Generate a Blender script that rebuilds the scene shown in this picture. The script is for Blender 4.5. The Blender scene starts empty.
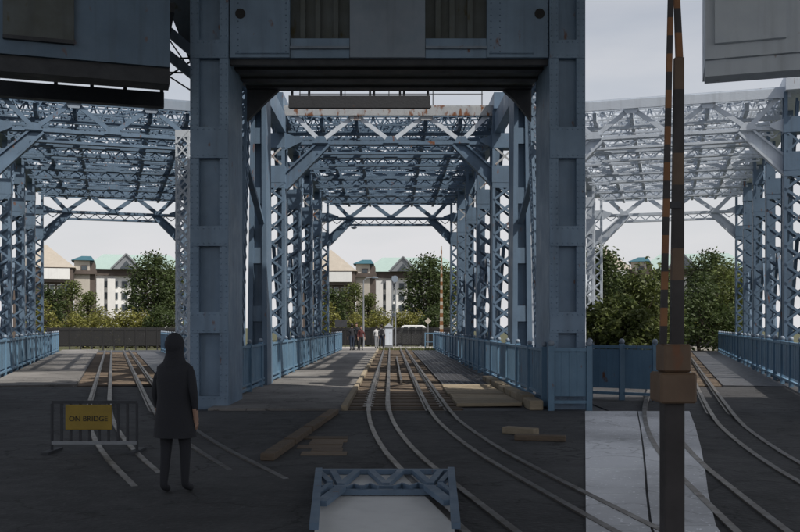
import bpy, math, random
from mathutils import Vector, Matrix
random.seed(7)
R = math.radians
S = bpy.context.scene
C = S.collection
F, PX, PY, EYE = 900.0, 391.0, 327.0, 1.6      # focal length, vanishing point (800x532 pixels), eye height

# ------------------------------------------------------------------ camera
cam = bpy.data.cameras.new('camera'); co = bpy.data.objects.new('camera', cam); C.objects.link(co)
co.location = (0, 0, EYE); co.rotation_euler = (R(90), 0, 0)
cam.sensor_width = 36; cam.lens = F/800*36
cam.shift_x = (400-PX)/800; cam.shift_y = (PY-266)/800
cam.clip_start = .1; cam.clip_end = 6000
S.camera = co
# ------------------------------------------------------------------ sky, sun, exposure
SUN_EL, SUN_AZ = 52, 125          # degrees; azimuth to the right of straight ahead
W = bpy.data.worlds.new('World'); S.world = W; W.use_nodes = True
nt = W.node_tree; bg = nt.nodes['Background']
sk = nt.nodes.new('ShaderNodeTexSky'); sk.sky_type = 'NISHITA'; sk.sun_disc = False
sk.sun_elevation = R(SUN_EL); sk.sun_rotation = R(SUN_AZ)
sk.air_density = 1.0; sk.dust_density = 2.2; sk.ozone_density = 1.5; sk.altitude = 0
# thin haze and high cloud over the whole sky: strongest at the horizon, the same all the way round
hs = nt.nodes.new('ShaderNodeHueSaturation'); hs.inputs['Saturation'].default_value = .55; nt.links.new(sk.outputs[0], hs.inputs['Color'])
tc = nt.nodes.new('ShaderNodeTexCoord'); sx = nt.nodes.new('ShaderNodeSeparateXYZ'); nt.links.new(tc.outputs['Generated'], sx.inputs[0])
mr = nt.nodes.new('ShaderNodeMapRange'); mr.inputs[1].default_value = .0; mr.inputs[2].default_value = .42; mr.inputs[3].default_value = .9; mr.inputs[4].default_value = .12
mr.interpolation_type = 'SMOOTHSTEP'; nt.links.new(sx.outputs[2], mr.inputs[0])
wm = nt.nodes.new('ShaderNodeMapping'); wm.inputs['Scale'].default_value = (1.2, 1.2, 5); wm.inputs['Rotation'].default_value = (.25, .1, 0); nt.links.new(tc.outputs['Generated'], wm.inputs[0])
wn = nt.nodes.new('ShaderNodeTexNoise'); wn.inputs['Scale'].default_value = 2.4; wn.inputs['Detail'].default_value = 7; nt.links.new(wm.outputs[0], wn.inputs[0])
wr = nt.nodes.new('ShaderNodeMapRange'); wr.inputs[1].default_value = .42; wr.inputs[2].default_value = .75; wr.inputs[4].default_value = .4; nt.links.new(wn.outputs[0], wr.inputs[0])
ma = nt.nodes.new('ShaderNodeMath'); ma.operation = 'ADD'; ma.use_clamp = True; nt.links.new(mr.outputs[0], ma.inputs[0]); nt.links.new(wr.outputs[0], ma.inputs[1])
wx = nt.nodes.new('ShaderNodeMix'); wx.data_type = 'RGBA'; nt.links.new(ma.outputs[0], wx.inputs[0]); nt.links.new(hs.outputs[0], wx.inputs[6]); wx.inputs[7].default_value = (5.6, 5.6, 5.75, 1)
nt.links.new(wx.outputs[2], bg.inputs[0]); bg.inputs[1].default_value = .12
sun = bpy.data.lights.new('sun', 'SUN'); so = bpy.data.objects.new('sun', sun); C.objects.link(so)
sun.energy = 4.2; sun.angle = R(.53); sun.color = (1, .94, .85)
d = Vector((math.sin(R(SUN_AZ))*math.cos(R(SUN_EL)), math.cos(R(SUN_AZ))*math.cos(R(SUN_EL)), math.sin(R(SUN_EL))))
so.rotation_euler = d.to_track_quat('Z', 'Y').to_euler(); so.location = (10, 0, 60)
S.view_settings.view_transform = 'Standard'; S.view_settings.look = 'None'
S.view_settings.exposure = .1; S.view_settings.gamma = 1
S.cycles.max_bounces = 6

# ------------------------------------------------------------------ materials
def mat(name, col, col2=None, scale=4, rough=.6, metal=0, bump=0, rust=0, streak=0, dirt=0, rand=0, island=0, spec=.4,
        stretch=(1, 1, 1), rustcol=(.16, .065, .03), crack=0):
    m = bpy.data.materials.new(name); m.use_nodes = True
    n = m.node_tree.nodes; l = m.node_tree.links; b = n['Principled BSDF']
    b.inputs['Roughness'].default_value = rough; b.inputs['Metallic'].default_value = metal
    b.inputs['Specular IOR Level'].default_value = spec
    geo = n.new('ShaderNodeNewGeometry'); mp = n.new('ShaderNodeMapping'); l.new(geo.outputs['Position'], mp.inputs[0])
    mp.inputs['Scale'].default_value = stretch
    no = n.new('ShaderNodeTexNoise'); no.inputs['Scale'].default_value = scale; no.inputs['Detail'].default_value = 6
    no.inputs['Roughness'].default_value = .65; l.new(mp.outputs[0], no.inputs[0])
    def mix(fac, a, c, blend='MIX'):
        x = n.new('ShaderNodeMix'); x.data_type = 'RGBA'; x.blend_type = blend
        if isinstance(fac, (int, float)): x.inputs[0].default_value = fac
        else: l.new(fac, x.inputs[0])
        for i, s in ((6, a), (7, c)):
            if isinstance(s, tuple): x.inputs[i].default_value = (*s, 1)
            else: l.new(s, x.inputs[i])
        return x.outputs[2]
    def ramp(src, lo, hi, a=0, c=1):
        x = n.new('ShaderNodeMapRange'); l.new(src, x.inputs[0])
        for i, v in enumerate((lo, hi, a, c)): x.inputs[i+1].default_value = v
        return x.outputs[0]
    def noise(sc, st=(1, 1, 1), det=5, off=0):
        mm = n.new('ShaderNodeMapping'); l.new(geo.outputs['Position'], mm.inputs[0]); mm.inputs['Scale'].default_value = st
        mm.inputs['Location'].default_value = (off, off*.7, off*1.3)
        x = n.new('ShaderNodeTexNoise'); x.inputs['Scale'].default_value = sc; x.inputs['Detail'].default_value = det
        l.new(mm.outputs[0], x.inputs[0]); return x.outputs[0]
    out = mix(ramp(no.outputs[0], .3, .7), col, col2 or tuple(c*.75 for c in col))
    if rand or island:
        src = geo.outputs['Random Per Island'] if island else None
        if src is None:
            oi = n.new('ShaderNodeObjectInfo'); src = oi.outputs['Random']
        k = rand or island
        v = n.new('ShaderNodeMapRange'); l.new(src, v.inputs[0]); v.inputs[3].default_value = 1-k; v.inputs[4].default_value = 1+k
        cb = n.new('ShaderNodeVectorMath'); cb.operation = 'SCALE'; l.new(out, cb.inputs[0]); l.new(v.outputs[0], cb.inputs['Scale'])
        out = cb.outputs[0]
    if dirt:
        out = mix(ramp(noise(.9, off=3), .48, .72, 0, dirt), out, tuple(c*.35 for c in col))
    if crack:
        vo = n.new('ShaderNodeTexVoronoi'); vo.feature = 'DISTANCE_TO_EDGE'; vo.inputs['Scale'].default_value = .55
        wv = n.new('ShaderNodeVectorMath'); wv.operation = 'ADD'; nz = n.new('ShaderNodeTexNoise'); nz.inputs['Scale'].default_value = 2.2; nz.inputs['Detail'].default_value = 5
        l.new(geo.outputs['Position'], nz.inputs[0]); l.new(geo.outputs['Position'], wv.inputs[0]); l.new(nz.outputs['Color'], wv.inputs[1]); l.new(wv.outputs[0], vo.inputs['Vector'])
        out = mix(ramp(noise(.35, off=11), .45, .62, 0, .55), out, tuple(c*1.7 for c in col))
        out = mix(ramp(noise(22, off=4), .62, .72, 0, .5), out, tuple(c*2.6 for c in col))
        out = mix(ramp(vo.outputs[0], .004, .016, crack, 0), out, tuple(c*.25 for c in col))
    if streak:
        out = mix(ramp(noise(6, (1, 1, .06), 6, 5), .5, .75, 0, streak), out, tuple(.4*c+.02 for c in col))
    if rust:
        out = mix(ramp(noise(5, (1, 1, .45), 8, 9), .72-rust*.3, .80-rust*.3), out, rustcol)
    l.new(out, b.inputs['Base Color'])
    r = ramp(no.outputs[0], .25, .75, max(0, rough-.12), min(1, rough+.12)); l.new(r, b.inputs['Roughness'])
    if bump:
        bp = n.new('ShaderNodeBump'); bp.inputs['Strength'].default_value = bump; bp.inputs['Distance'].default_value = .02
        l.new(noise(scale*6, stretch, 8, 2), bp.inputs['Height']); l.new(bp.outputs[0], b.inputs['Normal'])
    if island:
        tr = n.new('ShaderNodeBsdfTranslucent'); l.new(out, tr.inputs[0]); ms_ = n.new('ShaderNodeMixShader'); ms_.inputs[0].default_value = .35
        l.new(b.outputs[0], ms_.inputs[1]); l.new(tr.outputs[0], ms_.inputs[2]); l.new(ms_.outputs[0], n['Material Output'].inputs[0])
    return m
M = {}
M['paint'] = mat('blue_grey_bridge_paint', (.125, .185, .26), (.10, .155, .225), 2.2, .5, bump=.12, rust=.2, streak=.45, dirt=.35)
M['tower'] = mat('tower_paint_shade_lifted', (.20, .285, .39), (.165, .24, .335), 2.0, .5, bump=.12, rust=.16, streak=.45, dirt=.35)  # bridge paint made lighter and bluer to offset the tower's shade
M['paint2'] = mat('blue_rail_paint', (.14, .245, .35), (.115, .21, .31), 3, .5, bump=.1, rust=.17, streak=.3, dirt=.3)
M['rust'] = mat('flaking_painted_chord', (.30, .32, .34), (.36, .37, .38), 5, .7, bump=.3, rust=.62, streak=.4)
M['lightp'] = mat('pale_and_ghost_washed_paint', (.58, .63, .69), (.52, .57, .64), 2.5, .55, bump=.1, rust=.1, streak=.3)  # pale paint; also paints in the sky light washing over the right ghost span
M['greyp'] = mat('grey_blue_plate_paint', (.24, .28, .34), (.2, .25, .31), 2.5, .55, bump=.1, rust=.12, streak=.4, dirt=.3)
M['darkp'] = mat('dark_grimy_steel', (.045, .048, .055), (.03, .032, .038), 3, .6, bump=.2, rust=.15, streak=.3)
M['olive'] = mat('plate_with_tree_ghost_tint', (.10, .115, .12), (.075, .08, .07), 1.6, .65, bump=.2, rust=.36, streak=.6, rustcol=(.07, .06, .03))  # brown-olive blotches imitate the prism ghost of trees
M['asphalt'] = mat('asphalt', (.045, .045, .047), (.032, .032, .035), 3, .8, bump=.6, dirt=.4, crack=.9)
M['asphalt2'] = mat('worn_footway_asphalt', (.155, .148, .142), (.11, .106, .102), 2.2, .85, bump=.4, dirt=.35, crack=.7)
M['concrete'] = mat('sky_pale_concrete', (.64, .65, .68), (.53, .54, .57), 1.4, .75, bump=.3, dirt=.3, rand=.08, crack=.35)  # pale tone stands for ghosted sky on the right slabs
M['path'] = mat('gravel_path', (.36, .345, .32), (.30, .285, .26), 4, .9, bump=.3)
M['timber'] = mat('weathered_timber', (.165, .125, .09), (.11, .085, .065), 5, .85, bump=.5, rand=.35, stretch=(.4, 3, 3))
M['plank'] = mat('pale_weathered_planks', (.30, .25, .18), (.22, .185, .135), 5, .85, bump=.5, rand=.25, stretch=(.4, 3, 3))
M['rail'] = mat('worn_rail_steel', (.22, .205, .19), (.14, .12, .105), 5, .42, metal=.8, bump=.1, rust=.1)
M['grate'] = mat('galvanised_grating', (.12, .125, .14), (.09, .092, .1), 5, .5, metal=.5, bump=.1)
M['ground'] = mat('grassy_ground', (.075, .085, .035), (.055, .05, .028), .8, .95, bump=.5)
M['grass'] = mat('verge_grass', (.10, .13, .04), (.13, .125, .05), 2, .8, island=.4)
M['leafd'] = mat('dark_green_leaves', (.040, .062, .020), (.062, .085, .026), .5, .6, island=.45)
M['leafm'] = mat('mid_green_leaves', (.075, .098, .028), (.115, .135, .04), .5, .6, island=.45)
M['leafy'] = mat('yellow_green_leaves', (.16, .165, .04), (.21, .20, .055), .4, .6, island=.4)
M['bark'] = mat('bark', (.07, .055, .04), None, 6, .9, bump=.6)
M['beige'] = mat('beige_roof', (.38, .34, .29), (.33, .295, .25), 1.5, .8, streak=.2)
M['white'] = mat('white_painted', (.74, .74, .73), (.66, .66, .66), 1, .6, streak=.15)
M['cream'] = mat('cream_wall', (.46, .43, .38), (.41, .38, .34), 1, .8, streak=.2)
M['brown'] = mat('brown_wall', (.115, .09, .08), (.085, .07, .062), 1.5, .8, streak=.3)
M['teal'] = mat('teal_roof_sheet', (.035, .115, .15), (.03, .10, .13), 1.5, .5)
M['mint'] = mat('mint_green_copper_roof', (.33, .43, .40), (.30, .39, .365), 1.2, .6, streak=.25)
M['glass'] = mat('window_glass', (.05, .065, .08), None, 1, .12, spec=.8)
M['blackf'] = mat('black_fence_paint', (.018, .018, .02), None, 4, .6)
M['steelg'] = mat('galvanised_grey_steel', (.26, .28, .30), (.22, .23, .25), 4, .5, metal=.3, streak=.2)
M['orange'] = mat('orange_stripe_paint', (.25, .11, .04), (.19, .085, .035), 5, .6, rust=.2, dirt=.3)
M['stripew'] = mat('faded_white_stripe_paint', (.5, .45, .38), None, 5, .6, dirt=.3)
M['stripeb'] = mat('dark_stripe_paint', (.04, .035, .035), None, 5, .6)
M['yellow'] = mat('yellow_sign_sheet', (.34, .23, .03), (.26, .18, .03), 5, .5, dirt=.4)
M['black'] = mat('black_lettering', (.012, .012, .012), None, 5, .6)
M['cabinet'] = mat('brown_gate_housing', (.14, .09, .055), (.11, .07, .045), 4, .6, rust=.25, streak=.4)
M['skin'] = mat('skin', (.42, .26, .19), None, 3, .55)
M['hair'] = mat('dark_hair', (.025, .018, .013), None, 20, .6, bump=.3)
M['cl_black'] = mat('black_cloth', (.018, .019, .024), (.026, .027, .033), 8, .9, bump=.3)
M['cl_navy'] = mat('navy_cloth', (.025, .035, .06), None, 8, .9, bump=.3)
M['cl_white'] = mat('white_cloth', (.62, .62, .62), None, 8, .9, bump=.3)
M['cl_grey'] = mat('grey_cloth', (.25, .26, .28), None, 8, .9, bump=.3)
M['cl_red'] = mat('maroon_cloth', (.10, .03, .03), None, 8, .9, bump=.3)
M['rubber'] = mat('rubber', (.02, .02, .02), None, 8, .8)

# ------------------------------------------------------------------ helpers
BASE = {}
def tag(o, label=None, cat=None, group=None, kind=None):
    if label: o['label'] = label
    if cat: o['category'] = cat
    if group: o['group'] = group
    if kind: o['kind'] = kind
    return o
def thing(name, label, cat, base=(0, 0, 0), yaw=0, group=None):
    """Empty at the thing's base; parts are given in coordinates of the span it belongs to (turned by yaw about the camera)."""
    o = bpy.data.objects.new(name, None); C.objects.link(o); o.empty_display_size = .3
    o.location = Matrix.Rotation(yaw, 3, 'Z') @ Vector(base); o.rotation_euler = (0, 0, yaw)
    BASE[o.name] = Vector(base)
    return tag(o, label, cat, group)
class MB:
    def __init__(s): s.v = []; s.f = []
    def add(s, vs, fs):
        k = len(s.v); s.v += [tuple(v) for v in vs]; s.f += [tuple(i+k for i in f) for f in fs]; return s
    def box(s, x0, x1, y0, y1, z0, z1):
        return s.add([(x, y, z) for z in (z0, z1) for y in (y0, y1) for x in (x0, x1)],
                     [(0, 2, 3, 1), (4, 5, 7, 6), (0, 1, 5, 4), (2, 6, 7, 3), (0, 4, 6, 2), (1, 3, 7, 5)])
    def bar(s, p, q, w, h, up=(0, 1, 0)):
        """box from p to q; h is its thickness along 'up', w across"""
        p, q, up = Vector(p), Vector(q), Vector(up); a = (q-p).normalized()
        b = a.cross(up)
        if b.length < 1e-4: b = a.cross(Vector((1, 0, 0)))
        b.normalize(); c = b.cross(a).normalized(); b *= w/2; c *= h/2
        return s.add([p-b-c, p+b-c, p+b+c, p-b+c, q-b-c, q+b-c, q+b+c, q-b+c],
                     [(0, 1, 2, 3), (7, 6, 5, 4), (0, 4, 5, 1), (1, 5, 6, 2), (2, 6, 7, 3), (3, 7, 4, 0)])
    def cyl(s, p, q, r0, r1=None, n=10):
        p, q = Vector(p), Vector(q); r1 = r0 if r1 is None else r1; a = (q-p).normalized()
        b = a.cross(Vector((0, 0, 1))) if abs(a.z) < .95 else a.cross(Vector((1, 0, 0))); b.normalize(); c = a.cross(b)
        vs = [p+(b*math.cos(t)+c*math.sin(t))*r0 for t in [2*math.pi*i/n for i in range(n)]]
        vs += [q+(b*math.cos(t)+c*math.sin(t))*r1 for t in [2*math.pi*i/n for i in range(n)]]
        fs = [(i, (i+1) % n, n+(i+1) % n, n+i) for i in range(n)] + [tuple(range(n-1, -1, -1)), tuple(range(n, 2*n))]
        return s.add(vs, fs)
    def plate(s, pts, t, axis='y'):
        """flat polygon given as (a, b) in the plane across 'axis' at t=(t0,t1)"""
        t0, t1 = t; n = len(pts)
        def P(a, b, c): return {'y': (a, c, b), 'z': (a, b, c), 'x': (c, a, b)}[axis]
        vs = [P(a, b, t0) for a, b in pts] + [P(a, b, t1) for a, b in pts]
        fs = [tuple(range(n)), tuple(range(2*n-1, n-1, -1))] + [(i, n+i, n+(i+1) % n, (i+1) % n) for i in range(n)]
        return s.add(vs, fs)
    def ball(s, c, r, n=8, m=6, sc=(1, 1, 1)):
        c = Vector(c); vs = []; fs = []
        for j in range(m+1):
            ph = math.pi*j/m
            for i in range(n):
                th = 2*math.pi*i/n
                vs.append(c+Vector((math.sin(ph)*math.cos(th)*sc[0], math.sin(ph)*math.sin(th)*sc[1], math.cos(ph)*sc[2]))*r)
        for j in range(m):
            for i in range(n): fs.append((j*n+i, (j+1)*n+i, (j+1)*n+(i+1) % n, j*n+(i+1) % n))
        return s.add(vs, fs)
    def mesh(s, name, m=None, off=None, smooth=False):
        off = off or Vector((0, 0, 0))
        me = bpy.data.meshes.new(name); me.from_pydata([Vector(v)-off for v in s.v], [], s.f)
        if m: me.materials.append(M[m])
        if smooth:
            for p in me.polygons: p.use_smooth = True
        me.validate(); me.update()
        return me
    def build(s, name, m, parent=None, smooth=False, kind=None, label=None, bevel=0):
        """a part: vertices in span coordinates, moved to the origin of the thing at the top"""
        top = parent
        while top is not None and top.parent is not None: top = top.parent
        off = BASE[top.name] if top is not None and top.name in BASE else Vector((0, 0, 0))
        o = bpy.data.objects.new(name, s.mesh(name, m, off, smooth)); C.objects.link(o)
        if parent: o.parent = parent
        if bevel:
            b = o.modifiers.new('bevel', 'BEVEL'); b.width = bevel; b.segments = 1; b.limit_method = 'ANGLE'
        return tag(o, label, None, None, kind)
def inst(me, name, parent, loc, rot=(0, 0, 0), scale=None):
    top = parent
    while top.parent: top = top.parent
    o = bpy.data.objects.new(name, me); C.objects.link(o); o.parent = parent
    o.location = Vector(loc) - BASE.get(top.name, Vector((0, 0, 0))); o.rotation_euler = rot
    if scale: o.scale = scale
    return o
def X(px, Y): return (px-PX)/F*Y
def Z(py, Y): return EYE+(PY-py)/F*Y
def G(py): return EYE*F/(py-PY)                  # distance of a point of the deck seen at row py
def structure(name, mb, m, **k):
    return mb.build(name, m, None, kind='structure', **k)
def frac(a, b, t): return Vector(a)*(1-t)+Vector(b)*t

# ------------------------------------------------------------------ the ground
HALF_L, HALF_R = -3.4, 3.1
YAW = math.atan(278/F)  # shift of the prism ghosts, as a turn about the camera
structure('ground', MB().add([(-900, -60, -.45), (900, -60, -.45), (900, 1500, -.45), (-900, 1500, -.45)], [(0, 1, 2, 3)]), 'ground')
structure('approach_pavement', MB().box(-16, 22, -14, 17.2, -.45, 0), 'asphalt')
structure('footway_slab', MB().box(-16, -4.2, 17.2, 24.0, -.45, -.006), 'asphalt')
structure('roadway_slab', MB().box(4.2, 22, 17.2, 24.0, -.45, -.006), 'asphalt')
structure('bridge_deck', MB().box(-4.2, 4.2, 17.2, 66, -.45, -.03), 'darkp')
structure('sidewalk', MB().box(-3.5, -.95, 17.2, 66, -.03, .045), 'asphalt2')
0 and structure('sidewalk_apron', MB().add([(-3.5, 8, .004), (-1.6, 8, .004), (-.95, 17.19, .004), (-3.5, 17.19, .004)], [(0, 1, 2, 3)]), 'asphalt2')
structure('path', MB().plate([(-7, 66), (2.2, 66), (9, 69), (26, 71.5), (26, 74), (7, 73), (-7, 72)], (-.45, .02), 'z'), 'path')
# pale slabs on the right: ghosted sky put into colour and wedge shape
cpv = structure('sky_ghost_slabs', MB().plate([(X(584, 17.1), 17.1), (X(584, 4.4), 4.4), (X(800, 4.4), 4.4), (X(713, 7.5), 7.5), (X(706, 10.5), 10.5), (X(691, 17.1), 17.1)], (-.2, .003), 'z'), 'asphalt')
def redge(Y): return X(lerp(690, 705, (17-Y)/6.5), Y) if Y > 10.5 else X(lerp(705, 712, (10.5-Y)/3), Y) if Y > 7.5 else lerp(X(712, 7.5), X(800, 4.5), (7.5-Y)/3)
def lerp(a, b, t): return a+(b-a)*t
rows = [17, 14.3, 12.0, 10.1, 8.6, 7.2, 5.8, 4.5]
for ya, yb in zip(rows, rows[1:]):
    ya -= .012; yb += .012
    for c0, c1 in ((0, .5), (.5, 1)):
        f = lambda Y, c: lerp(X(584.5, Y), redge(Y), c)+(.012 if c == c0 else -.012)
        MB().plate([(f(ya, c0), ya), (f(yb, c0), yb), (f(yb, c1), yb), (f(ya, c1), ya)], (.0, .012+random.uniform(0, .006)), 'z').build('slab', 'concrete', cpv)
# ------------------------------------------------------------------ railway track (rails, guard rails, timbers)
def centre(Y):
    pts = [(3, 2.05), (5, 1.70), (7, 1.33), (9, 1.05), (10, .87), (12, .62), (15, .40), (18, .30), (70, .27)]
    for (a, x), (b, y) in zip(pts, pts[1:]):
        if Y <= b:
            t = max(0, (Y-a)/(b-a)); return x*(1-t)+y*t
    return pts[-1][1]
def sink(Y, y0):
    t = min(1, max(0, (18.5-Y)/3)); return .082*t + (.03*max(0, 1-(Y-y0)/2.0) if y0 > 6 else 0)
def rail_line(off, y0, y1, z0):
    ys = [y0+i*(y1-y0)/60 for i in range(61)] if y1 > 30 else [y0+i*(y1-y0)/24 for i in range(25)]
    def sm(Y): return (centre(Y-1.2)+centre(Y-.6)+centre(Y)+centre(Y+.6)+centre(Y+1.2))/5
    P = []
    for Y in ys:
        dx = (sm(Y+.1)-sm(Y-.1))/.2; n = Vector((1, -dx, 0)).normalized()
        P.append((Vector((sm(Y), Y, 0))+n*off, n))
    prof = [(-.05, 0), (-.05, .02), (-.012, .03), (-.012, .065), (-.034, .075), (-.034, .10), (.034, .10), (.034, .075), (.012, .065), (.012, .03), (.05, .02), (.05, 0)]
    mb = MB(); k = len(prof)
    vs = [p+n*a+Vector((0, 0, z0+b-sink(p.y, y0))) for p, n in P for a, b in prof]
    fs = [(i*k+j, i*k+(j+1) % k, (i+1)*k+(j+1) % k, (i+1)*k+j) for i in range(len(P)-1) for j in range(k)]
    fs += [tuple(range(k-1, -1, -1)), tuple((len(P)-1)*k+j for j in range(k))]
    return mb.add(vs, fs)
def track(yaw, label, y0, y1, timbers, near=None):
    t = thing('railway_track', label, 'railway track', (centre(20), 20, 0), yaw, 'railway tracks')
    for o in (-.76, .76): rail_line(o, y0, y1, .0).build('rail', 'rail', t)
    for o in (-.37, .39): rail_line(o, y0+.8, y1-2, .0).build('guard_rail', 'rail', t)
    if timbers:
        bar = MB().bar((27, 0, 0), (27, 9, 0), .06, .08).v
        MB().bar((centre(30), 25.5, .05), (centre(40), 46, .05), .06, .1, (0, 0, 1)).build('guard_rail', 'rail', t)
        tm = [MB().box(-1.17, 1.17, -.115, .115, -.1, 0).mesh('tie', 'timber') for _ in range(1)][0]
        tm2 = MB().box(-1.17, 1.17, -.10, .12, -.1, -.012).mesh('tie', 'timber')
        Y = 17.45; i = 0
        while Y < y1-.4:
            inst(tm if i % 3 else tm2, 'tie', t, (centre(30)-.07+random.uniform(-.03, .03), Y, -.004+random.uniform(-.006, .003)), (0, 0, random.uniform(-.012, .012)))
            Y += .285 if Y < 40 else .34; i += 1
        jm = MB().box(-.10, .10, -.09, .09, 0, .035).mesh('tie_plate', 'rail')
        for Y in [18+.57*i for i in range(26)]:
            for o in (-.76, .76): inst(jm, 'tie_plate', t, (centre(Y)+o*1.0, Y, .0), scale=(1, 1, .5))
    return t
track(0, 'railway track with guard rails on brown timbers through the middle span', 4.2, 65.5, True)
track(YAW, 'railway track of the left prism ghost span, curving over dark asphalt past yellow sign', 8.6, 64, False)  # prism ghost of the middle track, laid as solid rails
track(-YAW, 'railway track of the right prism ghost span, curving over sky-pale slabs by barrier post', 3.2, 64, False)

# timber edging along the left sidewalk
k = thing('timber_kerb', 'brown timber edging between the left sidewalk and the railway track', 'kerb', (-.93, 18, 0))
Y = 17.3
while Y < 62:
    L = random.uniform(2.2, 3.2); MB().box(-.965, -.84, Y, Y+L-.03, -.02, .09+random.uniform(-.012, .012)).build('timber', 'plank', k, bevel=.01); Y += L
k = thing('timber_kerb', 'short worn timber baulks lying along asphalt before the tracks, left foreground', 'kerb', (-1.2, 13, 0))
for i in range(4):
    x0, y0 = -1.05-.11*i, 16.6-1.5*i
    MB().bar((x0, y0, .045), (x0-.10, y0-1.35, .045), .17, .09, (0, 0, 1)).build('timber', 'timber', k, bevel=.01)
k = thing('timber_boards', 'worn brown boards set in asphalt left of the curving rails', 'boards', (-.8, 12.2, 0))
for i in range(6): MB().box(-1.0-.25*random.random(), -.5-.12*random.random()-.02*i, 11.2+.32*i, 11.47+.32*i, -.02, .012+.006*random.random()).build('board', 'timber', k)
k = thing('loose_timbers', 'two loose timber ends lying on asphalt right of the curving rails', 'timbers', (1.9, 13, 0))
MB().bar((1.72, 13.6, .05), (2.15, 13.3, .05), .2, .1, (0, 0, 1)).build('timber', 'plank', k, bevel=.012); MB().bar((1.75, 12.75, .04), (2.45, 12.6, .04), .16, .08, (0, 0, 1)).build('timber', 'timber', k, bevel=.012)
# right of the track: grating, planks, timber blocks
g = thing('steel_grating', 'dark open steel grating beside the track, right side of middle span', 'grating', (2.2, 40, 0))
mb = MB()
for i in range(255): mb.box(1.42, 2.98, 24.6+i*.142, 24.66+i*.142, -.028, .03)
mb.build('cross_bars', 'grate', g, kind='stuff')
for i in range(9): MB().box(1.42+.188*i, 1.45+.188*i, 24.6, 60.9, -.028, .036).build('bearing_bar', 'grate', g)
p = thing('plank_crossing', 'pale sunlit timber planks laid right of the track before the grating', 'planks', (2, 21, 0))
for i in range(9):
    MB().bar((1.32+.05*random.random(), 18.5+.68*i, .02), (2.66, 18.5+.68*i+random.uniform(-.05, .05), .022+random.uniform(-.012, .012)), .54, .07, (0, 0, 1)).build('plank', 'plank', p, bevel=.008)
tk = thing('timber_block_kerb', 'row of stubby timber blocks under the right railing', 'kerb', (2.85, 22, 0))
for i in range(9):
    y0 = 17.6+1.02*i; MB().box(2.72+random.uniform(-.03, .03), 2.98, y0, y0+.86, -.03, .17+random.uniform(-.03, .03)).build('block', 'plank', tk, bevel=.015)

# ------------------------------------------------------------------ prism ghost of portal arch and sky, laid as lattice over a pale slab
br = thing('portal_ghost_grille', 'prism ghost of the portal arch as blue steel grille lying on pale slab between the rails, bottom centre', 'grille', (0, 8.5, 0))
def D(px, py, z=0.0): Y = G(py); return Vector((X(px, Y), Y, z))
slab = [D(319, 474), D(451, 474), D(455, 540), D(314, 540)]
MB().plate([(v.x, v.y) for v in slab][::-1], (.0, .012), 'z').build('slab', 'white', br)  # white slab stands for the bright sky inside the ghost
FZ = [.04]
def fbar(a, b, w, nm='brace', m='paint'):
    FZ[0] += .0021; MB().bar(D(*a, FZ[0]), D(*b, FZ[0]), w, .05, (0, 0, 1)).build(nm, m, br)
fbar((316, 475.5), (454, 475.5), .09, 'chord'); fbar((318, 492.5), (452, 492.5), .05, 'chord'); fbar((318, 497), (452, 497), .06, 'chord')
for a, b in (((333, 477), (341, 491)), ((357, 477), (341, 491)), ((371, 477), (386, 491)), ((401, 477), (386, 491)), ((415, 477), (430, 491)), ((441, 477), (430, 491))):
    fbar(a, b, .07)
for a, b in (((318, 477), (330, 490)), ((452, 477), (441, 490))): fbar(a, b, .06)
for i in range(10):
    if i not in (4, 5): fbar((346+8*i, 493 if i % 2 else 496), (354+8*i, 496 if i % 2 else 493), .02)
for sx in (-1, 1):
    c = 385
    fbar((c+sx*44, 497), (c+sx*64, 513), .10, 'knee_brace'); fbar((c+sx*55, 494), (c+sx*67, 504), .05, 'knee_brace'); fbar((c+sx*66, 478), (c+sx*71, 538), .07, 'side_member')

# ------------------------------------------------------------------ truss spans
TY = [29.5, 34.6, 39.7, 44.8, 50.0]; TT, TB = 8.75, 7.6
PW = .8
def tx(s): return 3.70 if s > 0 else -3.86
def laced_column(parent, name, p, q, wx, wy, pitch, m, single=False, thick=.07, bar=.05, faces='fbio'):
    p, q = Vector(p), Vector(q); L = q-p
    mb = MB()
    for sx in (-1, 1):
        for sy in (-1, 1):
            o = Vector((sx*(wx/2-thick*.5), sy*(wy/2-thick*.5), 0)); mb.bar(p+o, q+o, thick, thick)
    n = max(2, round(L.length/pitch))
    for t in (0, 1):
        c = frac(p, q, t); s = .18 if t == 0 else -.18
        mb.box(c.x-wx/2-.004, c.x+wx/2+.004, c.y-wy/2-.004, c.y+wy/2+.004, c.z, c.z+s) if s > 0 else mb.box(c.x-wx/2-.004, c.x+wx/2+.004, c.y-wy/2-.004, c.y+wy/2+.004, c.z+s, c.z)
    post = mb.build(name, m, parent)
    lace = MB()
    for i in range(n):
        a, b = frac(p, q, (i+.02)/n), frac(p, q, (i+.98)/n)
        for face in faces:
            if face in 'fb':
                oy = (-1 if face == 'f' else 1)*(wy/2+.008); x = wx/2-thick*.6
                A, B_, A2, B2 = a+Vector((-x, oy, 0)), b+Vector((x, oy, 0)), a+Vector((x, oy+.012, 0)), b+Vector((-x, oy+.012, 0))
            else:
                ox = (-1 if face == 'i' else 1)*(wx/2+.008); y = wy/2-thick*.6
                A, B_, A2, B2 = a+Vector((ox, -y, 0)), b+Vector((ox, y, 0)), a+Vector((ox+.012, y, 0)), b+Vector((ox+.012, -y, 0))
            up = (0, 1, 0) if face in 'fb' else (1, 0, 0)
            for s, e in ((A, B_), (A2, B2)):
                if single and face == 'f': MB().bar(s, e, bar, .012, up).build('lacing_bar', m, post)
                else: lace.bar(s, e, bar, .012, up)
    if lace.v: lace.build('lacing', m, post, kind='stuff')
    return post
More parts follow.
